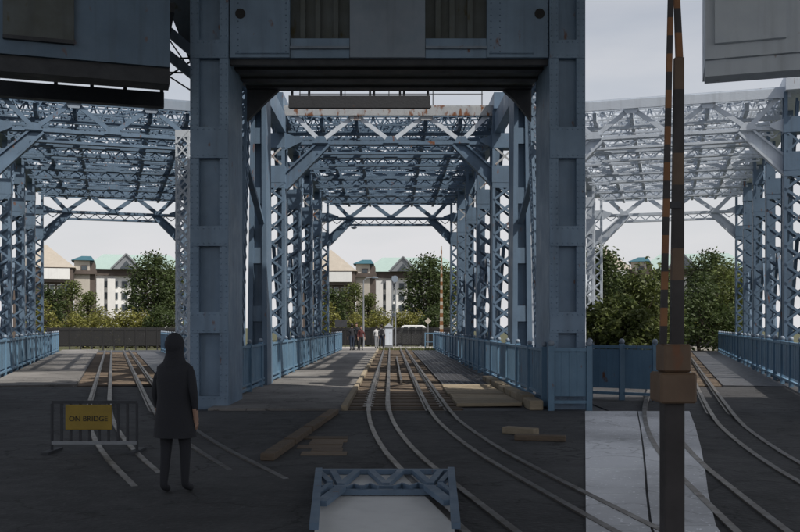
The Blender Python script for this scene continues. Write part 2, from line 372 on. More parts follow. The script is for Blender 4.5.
def laced_strut(parent, name, p, q, w, m, pitch=.35, up=(0, 0, 1), fl=.06):
    p, q = Vector(p), Vector(q); a = (q-p).normalized(); b = a.cross(Vector(up)).normalized()
    mb = MB(); mb.bar(p-b*w/2, q-b*w/2, fl, fl, up); mb.bar(p+b*w/2, q+b*w/2, fl, fl, up)
    o = mb.build(name, m, parent)
    n = max(2, round((q-p).length/pitch)); lc = MB()
    for i in range(n):
        s = 1 if i % 2 else -1
        lc.bar(frac(p, q, i/n)-b*w/2*s, frac(p, q, (i+1)/n)+b*w/2*s, .045, .014, up)
    lc.build('lacing', m, o, kind='stuff'); return o
def sway(parent, Y, m, mt, big, single, end=True, heavy=1.0):
    TB = 7.6 if end else 8.12
    o = MB().box(-3.5, 3.5, Y-.14, Y+.14, TT-.2 if big else TT-.14, TT+.08).build('sway_frame', mt, parent)
    if big:
        MB().box(-3.5, 3.5, Y-.2, Y-.14, TT-.26, TT+.02).build('chord_angle', mt, o)
    MB().box(-3.5, 3.5, Y-.12, Y+.12, TB-.03*heavy, TB+.05*heavy).build('lower_chord', m, o)
    lc = MB()
    for i in range(22): lc.bar((-3.3+.3*i, Y-.02, TB-.28 if i % 2 else TB-.04), (-3.0+.3*i, Y-.02, TB-.04 if i % 2 else TB-.28), .04, .02)
    if big: MB().box(-2.4, 2.4, Y-.1, Y+.1, TB-.28-.06*heavy, TB-.28).build('lower_chord', m, o); lc.build('lacing', m, o, kind='stuff')
    xs = [(-3.15, 1), (-2.3, 0), (-1.15, 1), (0, 0), (1.15, 1), (2.3, 0), (3.15, 1)]
    for (a, ta), (b, tb) in zip(xs, xs[1:]):
        za, zb = (TT-.22 if ta else TB+.06), (TT-.22 if tb else TB+.06)
        MB().bar((a, Y-.06, za), (b, Y-.06, zb), .12*heavy, .07).build('diagonal', 'lightp' if single and Y < 30 else m, o)  # nearest portal's bars in pale paint, sunlight partly put into the colour
    for a, ta in xs[1:-1]:
        w, h = .26, .13
        pts = [(a-w, TT-.2), (a+w, TT-.2), (a+w*.6, TT-.2-h*1.6), (a-w*.6, TT-.2-h*1.6)] if ta else [(a-w, TB), (a+w, TB), (a+w*.5, TB+h*1.7), (a-w*.5, TB+h*1.7)]
        MB().plate(pts, (Y-.155, Y-.125)).build('gusset', mt if ta else m, o)
    for s in ((-1, 1) if end else ()):      # knee braces
        MB().plate([(s*2.15, TB-.02), (s*3.5, TB-.02), (s*3.5, TB-1.5), (s*3.36, TB-1.5), (s*3.22, TB-1.15), (s*2.4, TB-.3)] if False else
                   [(s*2.05, TB-.03), (s*2.5, TB-.03), (s*3.5, TB-1.0), (s*3.5, TB-1.55), (s*3.3, TB-1.35), (s*2.75, TB-.72)], (Y-.05, Y+.05)).build('knee_brace', m, o)
        MB().bar((s*2.03, Y-.02, TB-.06), (s*3.42, Y-.02, TB-1.5), .07, .26).build('knee_flange', m, o)
        MB().bar((s*2.45, Y-.02, TB-.02), (s*3.5, Y-.02, TB-.98), .06, .2).build('knee_flange', m, o)
        MB().plate([(s*3.5, TB+.35), (s*3.5, TB-.25), (s*2.9, TB+.04), (s*2.9, TB+.12)], (Y-.17, Y-.14)).build('corner_gusset', m, o)
    return o
def truss(yaw, label, mpost, mtop, mover, single, sides=(-1, 1)):
    t = thing('truss_span', label, 'truss bridge', (0, 29.5, 0), yaw, 'riveted steel truss spans')
    for s in sides:
        mp = mpost if s > 0 or yaw >= 0 else mover
        MB().box(tx(s)-.38, tx(s)+.38, 29.0, 50.5, TT-.1, TT+.42).build('top_chord', mover, t)
        MB().box(tx(s)-.38, tx(s)+.38, 28.4, 51, -.44, .08).build('bottom_chord', mp, t)
        
        for i, Y in enumerate(TY):
            po = laced_column(t, 'post', (tx(s), Y, .08), (tx(s), Y, TB-1.3), PW, .5, .56, mp, single and i == 0, .09, .075, 'fb')
            for q in (-1, 1): MB().box(tx(s)+q*PW/2-.012, tx(s)+q*PW/2+.012, Y-.2, Y+.2, .26, TB-1.48).build('web_plate', mp, po)
            MB().box(tx(s)-.415, tx(s)+.415, Y-.26, Y+.26, TB-1.3, TB-.75).build('batten_plate', mp, po)
            mb = MB()
            for a in (-.35, .35):
                for b in (-.2, .2): mb.box(tx(s)+a-.05, tx(s)+a+.05, Y+b-.05, Y+b+.05, TB-.75, TT-.1)
            mb.build('post_head', mp, po)
            x = .3
            for q in (-1, 1): MB().bar((tx(s)-x*q, Y-.26-.006*q, TB-.72), (tx(s)+x*q, Y-.26-.006*q, TB-.18), .06, .012).build('cross_bar', mtop if single else mp, po)
            MB().box(tx(s)-.415, tx(s)+.415, Y-.265, Y+.255, TB-.17, TB+.3).build('batten_plate', mp, po)
        for i in range(4):
            a, b = (TY[i], TY[i+1]) if i % 2 else (TY[i+1], TY[i])
            laced_strut(t, 'truss_diagonal', (tx(s), a, .3), (tx(s), b, TT-.3), .3, mp, .35, (1, 0, 0), .07)
        for i in range(4):
            Y0 = (TY[i]+TY[i+1])/2; hg = MB().box(tx(s)-.05, tx(s)+.05, Y0-.2, Y0+.2, .08, TT-.1).build('hanger', mp, t)
            for q in (-.2, .2): MB().box(tx(s)-.16, tx(s)+.16, Y0+q-.02, Y0+q+.02, .08, TT-.1).build('flange', mp, hg)
        for i in range(8):
            Y0 = 29.5+2.56*i
            MB().bar((tx(s), Y0, .3 if i % 2 else 4.4), (tx(s), Y0+2.5, 4.4 if i % 2 else .3), .16, .1, (1, 0, 0)).build('counter_brace', mp, t)
    for i, Y in enumerate(TY):
        sway(t, Y, mover, mtop if i == 0 else mover, True, single, i in (0, 4), 1.7 if i == 4 else 1.15)
    for i in range(4):
        y0, y1 = TY[i], TY[i+1]; ym = (y0+y1)/2
        for a, b in ((-1, 1), (1, -1)):
            laced_strut(t, 'lateral_brace', (a*3.4, y0+.15, TT-.05+.07*a), (b*3.4, y1-.15, TT-.05+.07*a), .34, mover, .3)
        laced_strut(t, 'cross_strut', (-3.5, ym, TT-.34), (3.5, ym, TT-.34), .5, mover, .32, (0, 1, 0), .06)
        for q in (.12, .24, .37, .63, .76, .88):
            yy = y0+(y1-y0)*q; laced_strut(t, 'cross_strut', (-3.5, yy, TT-.3-.12*math.sin(q*40)), (3.5, yy, TT-.3-.12*math.sin(q*40)), .42, mover, .24, (0, 1, 0), .05)
    MB().box(-3.4, 3.4, 50.2, 50.5, TT-.28, TT+.3).build('end_girder', mover, t)
    laced_strut(t, 'portal_girder', (-3.4, 30.3, TT-.35), (3.4, 30.3, TT-.35), .62, mover, .2, (0, 1, 0), .1)
    for s in (-2.3, -1.15, 1.15, 2.3): MB().box(s-.06, s+.06, 29.7, 49.8, TT-.5, TT-.25).build('stringer', mover, t)
    return t
truss(0, 'middle blue riveted truss span with rust-streaked portal chord over the tracks', 'paint', 'rust', 'paint', True)
truss(YAW, 'left prism ghost of the blue truss span seen past the dark hanging beam', 'paint', 'greyp', 'paint', False)  # prism ghost of the middle span, built as a solid copy
truss(-YAW, 'right prism ghost truss span, overhead bracing washed pale by sky, behind striped barrier', 'paint', 'lightp', 'lightp', False)  # prism ghost built solid; sky wash put into its pale colour

# decks of the prism ghost spans, built as solid copies
for yaw, nm in ((YAW, 'left'), (-YAW, 'right')):
    Rm = Matrix.Rotation(yaw, 3, 'Z')
    o = structure('bridge_deck', MB().box(-4.2, 4.2, 26.0, 66, -.46, -.035), 'darkp'); o.rotation_euler = (0, 0, yaw)
    o = structure('sidewalk', MB().box(-3.3, -.95, 26.0, 66, -.035, .04), 'asphalt2'); o.rotation_euler = (0, 0, yaw)
    o = structure('ghost_plank_deck', MB().box(1.4, 3.0, 26.0, 60, -.035, .02), 'grate'); o.rotation_euler = (0, 0, yaw)
    t = thing('ghost_timber_deck', f'prism ghost of weathered cross timbers under the track of the {nm} span', 'timber deck', (.2, 26, 0), yaw, 'ghost span track timbers')
    tm = MB().box(-1.15, 1.15, -.12, .12, -.1, 0).mesh('tie', 'timber')
    Y = 26.2
    while Y < 60: inst(tm, 'tie', t, (.22, Y, -.006), (0, 0, random.uniform(-.01, .01))); Y += .42

# ------------------------------------------------------------------ middle tower
tw = thing('bridge_tower', 'massive blue-grey riveted portal tower framing the middle span', 'bridge tower', (0, 18, 0))
def rivets(pts, r=.017, axis=-1):
    mb = MB()
    for x, y, z in pts:
        vs = [(x+r*math.cos(a), y, z+r*math.sin(a)) for a in [math.pi/3*i for i in range(6)]]+[(x, y-r*.8, z)]
        mb.add(vs, [((i+1) % 6, i, 6) for i in range(6)])
    return mb
def tower_leg(parent, x0, x1, y0, m):
    fl = .17
    lg = MB().box(x0, x1, y0+.16, y0+1.7, -.4, 12).build('leg', m, parent)
    for a, b in ((x0, x0+fl), (x1-fl, x1)): MB().box(a-.004 if a == x0 else a, b if a == x0 else b+.004, y0, y0+.157, -.4, 12).build('flange', m, lg)
    ys = [(58, 40), (158, 127), (246, 226), (333, 312), (412, 396)]
    for lo, hi in ys: MB().box(x0+.003, x1-.003, y0-.02, y0+.1, Z(lo, y0), Z(hi, y0)).build('batten_plate', m, lg)
    pts = []
    z = .1
    while z < 8.2:
        for a in (x0+.035, x0+fl-.03, x1-fl+.03, x1-.035): pts.append((a, y0-.001, z))
        z += .11
    for lo, hi in ys:
        n = 7
        for i in range(n):
            for zz in (Z(lo, y0)+.05, Z(hi, y0)-.05): pts.append((x0+.05+(x1-x0-.1)*i/(n-1), y0-.021, zz))
    rivets(pts).build('rivet_rows', m, lg, kind='stuff')
    return lg
tower_leg(tw, -3.97, -3.22, 17.8, 'tower'); tower_leg(tw, 3.14, 3.84, 17.8, 'tower')
zb = Z(57, 17.8)
# deep box head over the portal
hd = MB().box(-3.21, 3.13, 18.02, 20.3, zb+.0, 11.5).build('portal_head', 'olive', tw)
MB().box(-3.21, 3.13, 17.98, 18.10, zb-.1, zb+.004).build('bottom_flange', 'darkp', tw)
for a, b in ((190, 290), (350, 425), (487, 586)):
    MB().box(max(X(a, 17.9), -3.2), min(X(b, 17.9), 3.12), 17.84, 18.02, zb+.006, 11.5).build('face_plate', 'tower' if a != 350 else 'greyp', tw)
for a, b in ((290.4, 349.6), (425.4, 486.6)):
    MB().box(X(a, 17.9), X(b, 17.9), 17.87, 18.018, zb+.006, Z(39, 17.9)).build('sill_plate', 'tower', tw)
    MB().box(X(a, 17.9), X(b, 17.9), 17.80, 17.868, Z(50, 17.9), Z(47.5, 17.9)).build('sill_bar', 'greyp', tw)
for px in (303, 318, 336, 438, 452, 470): MB().box(X(px, 17.95)-.05, X(px, 17.95)+.05, 17.93, 18.018, Z(38.8, 17.9), 11.4).build('rib', 'olive', tw)
pts = []
for i in range(44): pts.append((X(236+2.2*i/1.8, 17.84), 17.839, zb+.08)); pts.append((X(490+2.2*i/2.2, 17.84), 17.839, zb+.08))
for px in (238, 286, 491, 500, 548): pts += [(X(px, 17.84), 17.839, zb+.12*i) for i in range(1, 12)]
rivets(pts).build('rivet_rows', 'paint', tw, kind='stuff')
for px in (240, 540):
    MB().cyl((X(px, 17.8), 17.825, Z(13, 17.8)), (X(px, 17.8), 17.85, Z(13, 17.8)), .10, n=20).build('hole_dark_disc', 'black', tw)  # solid black disc paints in the dark inside of a hole
# underside: dark soffit beams and haunches
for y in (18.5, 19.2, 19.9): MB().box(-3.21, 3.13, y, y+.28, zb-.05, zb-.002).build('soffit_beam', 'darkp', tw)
mh = MB().box(-5, 6.5, 14, 17.7, 10, 12.2).build('added_shade_house', 'greyp', tw)  # unseen house added above the frame to shade the tower front
MB().box(-9, 18, -9, 13.9, 12, 15).build('shade_counterweight', 'concrete', tw)  # unseen overhead weight, placed and sized to shade the foreground
for x in (-8.6, 17.2): MB().box(x, x+.8, -8, -7, -.4, 12).build('unseen_shade_leg', 'paint', tw)  # unseen legs added to carry the shading block
for s, xe in ((-1, -3.21), (1, 3.13)):
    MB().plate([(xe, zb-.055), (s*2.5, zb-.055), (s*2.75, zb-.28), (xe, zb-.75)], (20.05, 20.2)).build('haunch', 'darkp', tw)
    # leaning lattice column and perforated plate column
    c = laced_column(tw, 'lattice_column', (s*3.68-.05, 21.2, -.03), (s*3.42-.05, 21.2, 8.6), .36, .42, .3, 'tower')
    MB().box(s*3.68-.25, s*3.68+.15, 21.0, 21.4, -.45, -.03).build('column_base', 'tower', tw)
    b0, b1, t0, t1 = 3.26, 3.82, 3.32, 3.70
    pc = MB().plate([(s*b0-.03, -.4), (s*b1-.03, -.4), (s*t1-.03, 8.8), (s*t0-.03, 8.8)], (24.16, 25.0)).build('plate_column', 'paint', tw)
    for e0, e1, f0, f1 in ((b0, b0+.14, t0, t0+.11), (b1-.14, b1, t1-.11, t1)):
        MB().plate([(s*e0-.03, -.4), (s*e1-.03, -.4), (s*f1-.03, 8.8), (s*f0-.03, 8.8)], (24.0, 24.157)).build('column_flange', 'paint', pc)
    for z in (.1, 1.75, 3.3, 4.9, 6.5, 8.0): MB().box(s*3.52-.03-.20, s*3.52-.03+.18, 24.03, 24.15, z, z+.42).build('batten_plate', 'paint', pc)
    MB().box(s*3.52-.16, s*3.52+.10, 25.0, 29.2, 7.9, 8.5).build('link_girder', 'paint', tw)
    MB().box(s*3.52-.10, s*3.52+.05, 20.3, 24.1, 7.4, 8.2).build('link_girder', 'darkp', tw)
    MB().bar((s*3.6, 19.9, 6.6), (s*3.45, 24.0, 4.4), .14, .14).build('brace', 'paint', tw)
# slanting arms running out to the left tower
for (a, b, th) in (((146, 12), (196, 55), .19), ((146, 37), (198, 79), .19)):
    MB().bar((X(a[0], 19), 19, Z(a[1], 19)), (X(b[0], 19), 19, Z(b[1], 19)), th, .25).build('slanting_arm', 'greyp', tw)
for a, b in (((150, 59), (194, 58)), ((168, 38), (186, 64)), ((150, 72), (194, 73)), ((150, 88), (190, 62)), ((150, 64), (190, 90))):
    MB().bar((X(a[0], 19.3), 19.3, Z(a[1], 19.3)), (X(b[0], 19.3), 19.3, Z(b[1], 19.3)), .03, .03).build('tie_rod', 'darkp', tw)
MB().plate([(X(158, 19.2), Z(-12, 19.2)), (X(196, 19.2), Z(-12, 19.2)), (X(196, 19.2), Z(62, 19.2)), (X(190, 19.2), Z(62, 19.2)), (X(173, 19.2), Z(19, 19.2)), (X(164, 19.2), Z(24, 19.2))], (19.15, 19.3)).build('top_gusset', 'olive', tw)

# hanging maintenance walkway under the head
hw = thing('hanging_walkway', 'dark long beam hanging in the gap above the middle portal', 'walkway', (-1, 24, 7.5))
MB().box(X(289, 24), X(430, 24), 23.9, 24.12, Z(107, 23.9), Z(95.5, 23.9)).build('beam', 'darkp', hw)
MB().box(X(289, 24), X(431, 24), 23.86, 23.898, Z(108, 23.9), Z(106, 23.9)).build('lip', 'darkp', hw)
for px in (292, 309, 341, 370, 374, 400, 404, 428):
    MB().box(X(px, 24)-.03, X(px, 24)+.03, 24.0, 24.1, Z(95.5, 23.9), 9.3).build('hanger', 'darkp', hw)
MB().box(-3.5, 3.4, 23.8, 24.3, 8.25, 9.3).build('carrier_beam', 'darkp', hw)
# hand rail along the portal chord
hr = thing('catwalk_handrail', 'thin wire handrail standing on the rusty portal chord', 'handrail', (0, 29.5, TT))
for px in (300, 345, 389, 433, 482): MB().box(X(px, 29.4)-.015, X(px, 29.4)+.015, 29.38, 29.42, TT+.08, TT+.95).build('post', 'darkp', hr)
for z in (.45, .9): MB().box(-3.0, 3.0, 29.39, 29.41, TT+z, TT+z+.022).build('rail', 'darkp', hr)
# pale lattice mast left of the tower leg
ms = thing('lattice_mast', 'slim pale lattice mast between left span and tower leg', 'mast', (X(184, 23), 23, 0))
laced_column(ms, 'column', (X(184, 23), 23, -.02), (X(184, 23), 23, 6.6), .36, .36, .34, 'lightp', True, .05, .04)
MB().box(X(184, 23)-.3, X(184, 23)+.3, 22.7, 23.3, -.06, -.0).build('base_plate', 'greyp', ms)
for px in (167, 171, 174): pass

# ------------------------------------------------------------------ prism ghosts of the tower head (their beams reach in from outside the frame)
def ghost_head(yaw, s, label, m, md, pxa, pxb, wa, wb):
    """pxa..pxb: span-local pixel extent of the beam; the leg stands beyond the frame"""
    Y0 = 17.4; Yz = 16.3          # Yz: depth at which the rotated head is seen
    t = thing('ghost_tower', label, 'bridge tower', (X(pxa if s < 0 else pxb, Y0), Y0, 0), yaw, 'ghost bridge towers')
    xa, xb = X(pxa, Y0), X(pxb, Y0)
    MB().box(xa, xb, Y0+.1, Y0+.5, Z(74, Yz)+.25, Z(57, Yz)).build('beam', md, t)
    MB().box(xa, xb, Y0+.04, Y0+.55, Z(74, Yz), Z(74, Yz)+.24).build('soffit_beam', md, t)
    MB().box(xa, xb, Y0+.02, Y0+1.6, Z(57, Yz)+.003, 11).build('head_plate', m, t)
    for a, b in wa:
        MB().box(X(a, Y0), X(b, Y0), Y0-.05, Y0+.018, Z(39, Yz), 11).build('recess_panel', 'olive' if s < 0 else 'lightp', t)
        MB().box(X(a, Y0), X(b, Y0), Y0-.08, Y0+.017, Z(43, Yz), Z(39.3, Yz)).build('sill_bar', md, t)
    xl = xa if s < 0 else xb
    MB().box(xl-.45, xl+.4, Y0-.01, Y0+1.72, -.4, 11.2).build('leg', m, t)
    return t
lt = ghost_head(YAW, -1, 'dark prism ghost of tower head and beam over the left span, upper left corner', 'paint', 'darkp', 205, 444, [(294, 356)], None)
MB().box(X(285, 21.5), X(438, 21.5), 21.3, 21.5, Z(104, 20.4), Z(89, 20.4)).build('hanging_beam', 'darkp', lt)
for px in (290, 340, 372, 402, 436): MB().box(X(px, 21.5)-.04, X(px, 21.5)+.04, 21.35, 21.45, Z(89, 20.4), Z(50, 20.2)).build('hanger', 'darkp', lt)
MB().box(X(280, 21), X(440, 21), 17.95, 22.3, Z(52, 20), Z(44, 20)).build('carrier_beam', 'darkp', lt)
rt = ghost_head(-YAW, 1, 'prism ghost of grey-blue tower head and beam above the right span, upper right corner', 'lightp', 'lightp', 424, 560, [(432, 494)], None)  # pale colour stands for the ghost washed out by sky

# ------------------------------------------------------------------ railings
def picket_railing(label, x, y0, y1, step=.16, h=1.16):
    t = thing('railing', label, 'railing', (x, y0, 0)); L = y1-y0
    MB().box(x-.045, x+.045, y0, y1, h-.05, h).build('top_rail', 'paint2', t)
    for z in (.10, .22): MB().box(x-.035, x+.035, y0, y1, z, z+.05).build('bottom_rail', 'paint2', t)
    pk = MB().box(-.012, .012, -.05, .05, 0, h-.052-.272).mesh('picket', 'paint2')
    n = int(L/step)
    for i in range(n): inst(pk, 'picket', t, (x, y0+step*(i+.5), .271))
    po = MB().box(-.06, .06, -.06, .06, 0, h+.04).mesh('post', 'paint2'); kn = MB().ball((0, 0, 0), .055, 10, 7).mesh('knob', 'greyp', smooth=True)
    Y = y0
    while Y <= y1+.1:
        p = inst(po, 'post', t, (x, Y, -.0)); k = bpy.data.objects.new('knob', kn); C.objects.link(k); k.parent = p; k.location = (0, 0, h+.09)
        Y += 1.9
    return t
rl = picket_railing('long blue picket railing on the left edge of the middle span', HALF_L, 19.7, 62)
rr = picket_railing('long blue picket railing on the right edge of the middle span', HALF_R, 18.2, 64)
def panel_railing(label, p, q, yaw=0, h=1.16, m='paint2', bay=1.9, z0=.25, group=None):
    p, q = Vector(p), Vector(q); L = (q-p).length; a = (q-p)/L
    t = thing('panel_railing', label, 'railing', p, yaw, group); n = max(1, round(L/bay))
    MB().bar(p+Vector((0, 0, h)), q+Vector((0, 0, h)), .09, .07, (0, 0, 1)).build('top_rail', m, t)
    MB().bar(p+Vector((0, 0, .14)), q+Vector((0, 0, .14)), .07, .06, (0, 0, 1)).build('bottom_rail', m, t)
    for i in range(n+1):
        c = p+a*(L*i/n); MB().box(c.x-.055, c.x+.055, c.y-.055, c.y+.055, -.03, h+.07).build('post', m, t)
        MB().ball(c+Vector((0, 0, h+.12)), .065, 10, 7).build('knob', 'greyp', t, smooth=True)
    for i in range(n):
        c, e = p+a*(L*i/n+.06), p+a*(L*(i+1)/n-.06)
        MB().bar(c+Vector((0, 0, (z0+h-.05)/2)), e+Vector((0, 0, (z0+h-.05)/2)), .02, h-.05-z0, (0, 0, 1)).build('panel', m, t)
        for j in range(1, 4):
            f = frac(c, e, j/4); MB().bar(f+Vector((0, 0, z0)), f+Vector((0, 0, h-.04)), .035, .035, tuple(a)).build('rib', m, t)
    return t
panel_railing('short blue railing across the foot of the right tower leg', (3.12, 17.55, 0), (3.86, 17.55, 0), bay=.74)
panel_railing('blue panel railing with round knobs running right from the tower leg', (X(590, 20.2), 20.2, 0), (X(655, 19.4), 19.4, 0), bay=.72)
panel_railing('prism ghost of blue railing on the outer left edge of the left span', (-3.4, 19, 0), (-3.4, 62, 0), YAW, group='ghost span railings')
panel_railing('prism ghost of blue railing of the left span beside the pale lattice mast', (3.1, 28, 0), (3.1, 62, 0), YAW, group='ghost span railings')
panel_railing('prism ghost of pale blue railing along the outer right edge of the right span', (3.1, 16.5, 0), (3.1, 62, 0), -YAW, group='ghost span railings')
gf = thing('end_frame', 'small blue steel frame at the far end of the right railing', 'railing frame', (2.9, 64.4, 0))
for x in (2.45, 3.05): MB().box(x-.04, x+.04, 64.4, 64.48, -.4, 1.2).build('post', 'paint2', gf)
MB().box(2.49, 3.01, 64.41, 64.47, 1.12, 1.19).build('top_rail', 'paint2', gf); MB().box(2.49, 3.01, 64.41, 64.47, .5, .55).build('mid_rail', 'paint2', gf)

# ------------------------------------------------------------------ raised barrier in the right foreground
by = 6.6
ba = thing('raised_barrier', 'tall striped barrier arm raised upright on a brown post, right foreground', 'barrier', (X(672, by), by, 0))
MB().box(X(662, by), X(682, by), by-.07, by+.07, 0, 1.08).build('post', 'stripeb', ba, bevel=.01)
MB().box(X(655, by), X(691, by), by-.14, by+.14, Z(402, by), Z(372, by)).build('housing', 'cabinet', ba, bevel=.015)
MB().box(X(660, by), X(687, by), by-.11, by+.11, Z(372, by)+.002, Z(344, by)).build('housing_cap', 'cabinet', ba, bevel=.015)
MB().box(X(652, by), X(694, by), by-.17, by+.17, 0, .03).build('base_plate', 'cabinet', ba)
zs = 344; i = 0
def quadbar(pa, pb, wa, wb, y0, y1):
    return MB().plate([(X(pa[0]-wa/2, by), Z(pa[1], by)), (X(pa[0]+wa/2, by), Z(pa[1], by)), (X(pb[0]+wb/2, by), Z(pb[1], by)), (X(pb[0]-wb/2, by), Z(pb[1], by))], (y0, y1))
def lerp(a, b, t): return a+(b-a)*t
for i in range(24):       # slim front arm with stripes
    t0, t1 = i/24, (i+1)/24
    f = lambda t: (lerp(662.5, 672.0, t), lerp(344, -90, t))
    quadbar(f(t0), f(t1), lerp(6.5, 4.5, t0), lerp(6.5, 4.5, t1), by-.03, by+.0).build('arm_stripe', 'orange' if i % 2 else 'stripeb', ba)
for i in range(9):        # thick rear plate up to row 57
    t0, t1 = i/9, (i+1)/9
    f = lambda t: (lerp(678, 680, t), lerp(344, 57, t))
    quadbar(f(t0), f(t1), lerp(13, 9, t0), lerp(13, 9, t1), by+.004, by+.05).build('arm_plate', ('stripeb', 'stripeb', 'cabinet')[i % 3], ba)
for i in range(6):        # tapering brace above it
    t0, t1 = i/6, (i+1)/6
    f = lambda t: (lerp(680, 674, t), lerp(56.8, -90, t))
    quadbar(f(t0), f(t1), lerp(7, 4, t0), lerp(7, 4, t1), by+.004, by+.03).build('arm_brace', 'stripeb' if i % 2 else 'orange', ba)
MB().bar((X(666, by), by+.002, Z(205, by)), (X(681, by), by+.002, Z(205, by)), .05, .03).build('arm_clamp', 'darkp', ba)

# ------------------------------------------------------------------ low barrier with the yellow sign, left foreground
fy = G(452)
lf = thing('low_barrier', 'low dark barred barrier standing on asphalt in the left foreground', 'barrier', (X(95, fy), fy, 0))
xa, xb = X(52, fy), X(137, fy)
MB().box(xa, xb, fy-.02, fy+.02, .10, .14).build('bottom_rail', 'steelg', lf); MB().box(xa, xb, fy-.02, fy+.02, .62, .66).build('top_rail', 'darkp', lf)
for i in range(10):
    x = xa+(xb-xa)*i/9; MB().box(x-.014, x+.014, fy-.014, fy+.014, 0 if i in (0, 9) else .14, .62).build('bar', 'darkp', lf)
for x in (xa, xb): MB().box(x-.05, x+.05, fy-.25, fy+.25, 0, .03).build('foot', 'darkp', lf)
sg = thing('warning_sign', 'yellow rectangular sign with black lettering fixed on low barrier', 'sign', (X(89, fy), fy-.03, .3))
x0, x1 = X(67, fy), X(113, fy)
MB().box(x0, x1, fy-.06, fy-.035, .29, .61).build('board', 'yellow', sg, bevel=.006)
def text(s, size, loc, parent, m):
    cu = bpy.data.curves.new('lettering', 'FONT'); cu.body = s; cu.size = size; cu.align_x = 'CENTER'; cu.align_y = 'CENTER'; cu.extrude = .002
    o = bpy.data.objects.new('lettering_tmp', cu); C.objects.link(o); bpy.context.view_layer.update()
    me = bpy.data.meshes.new_from_object(o.evaluated_get(bpy.context.evaluated_depsgraph_get())); bpy.data.objects.remove(o)
    me.materials.clear(); me.materials.append(M[m])
    e = inst(me, 'lettering', parent, loc, (R(90), 0, 0)); return e
text('ON BRIDGE', .094, ((x0+x1)/2, fy-.063, .43), sg, 'black')

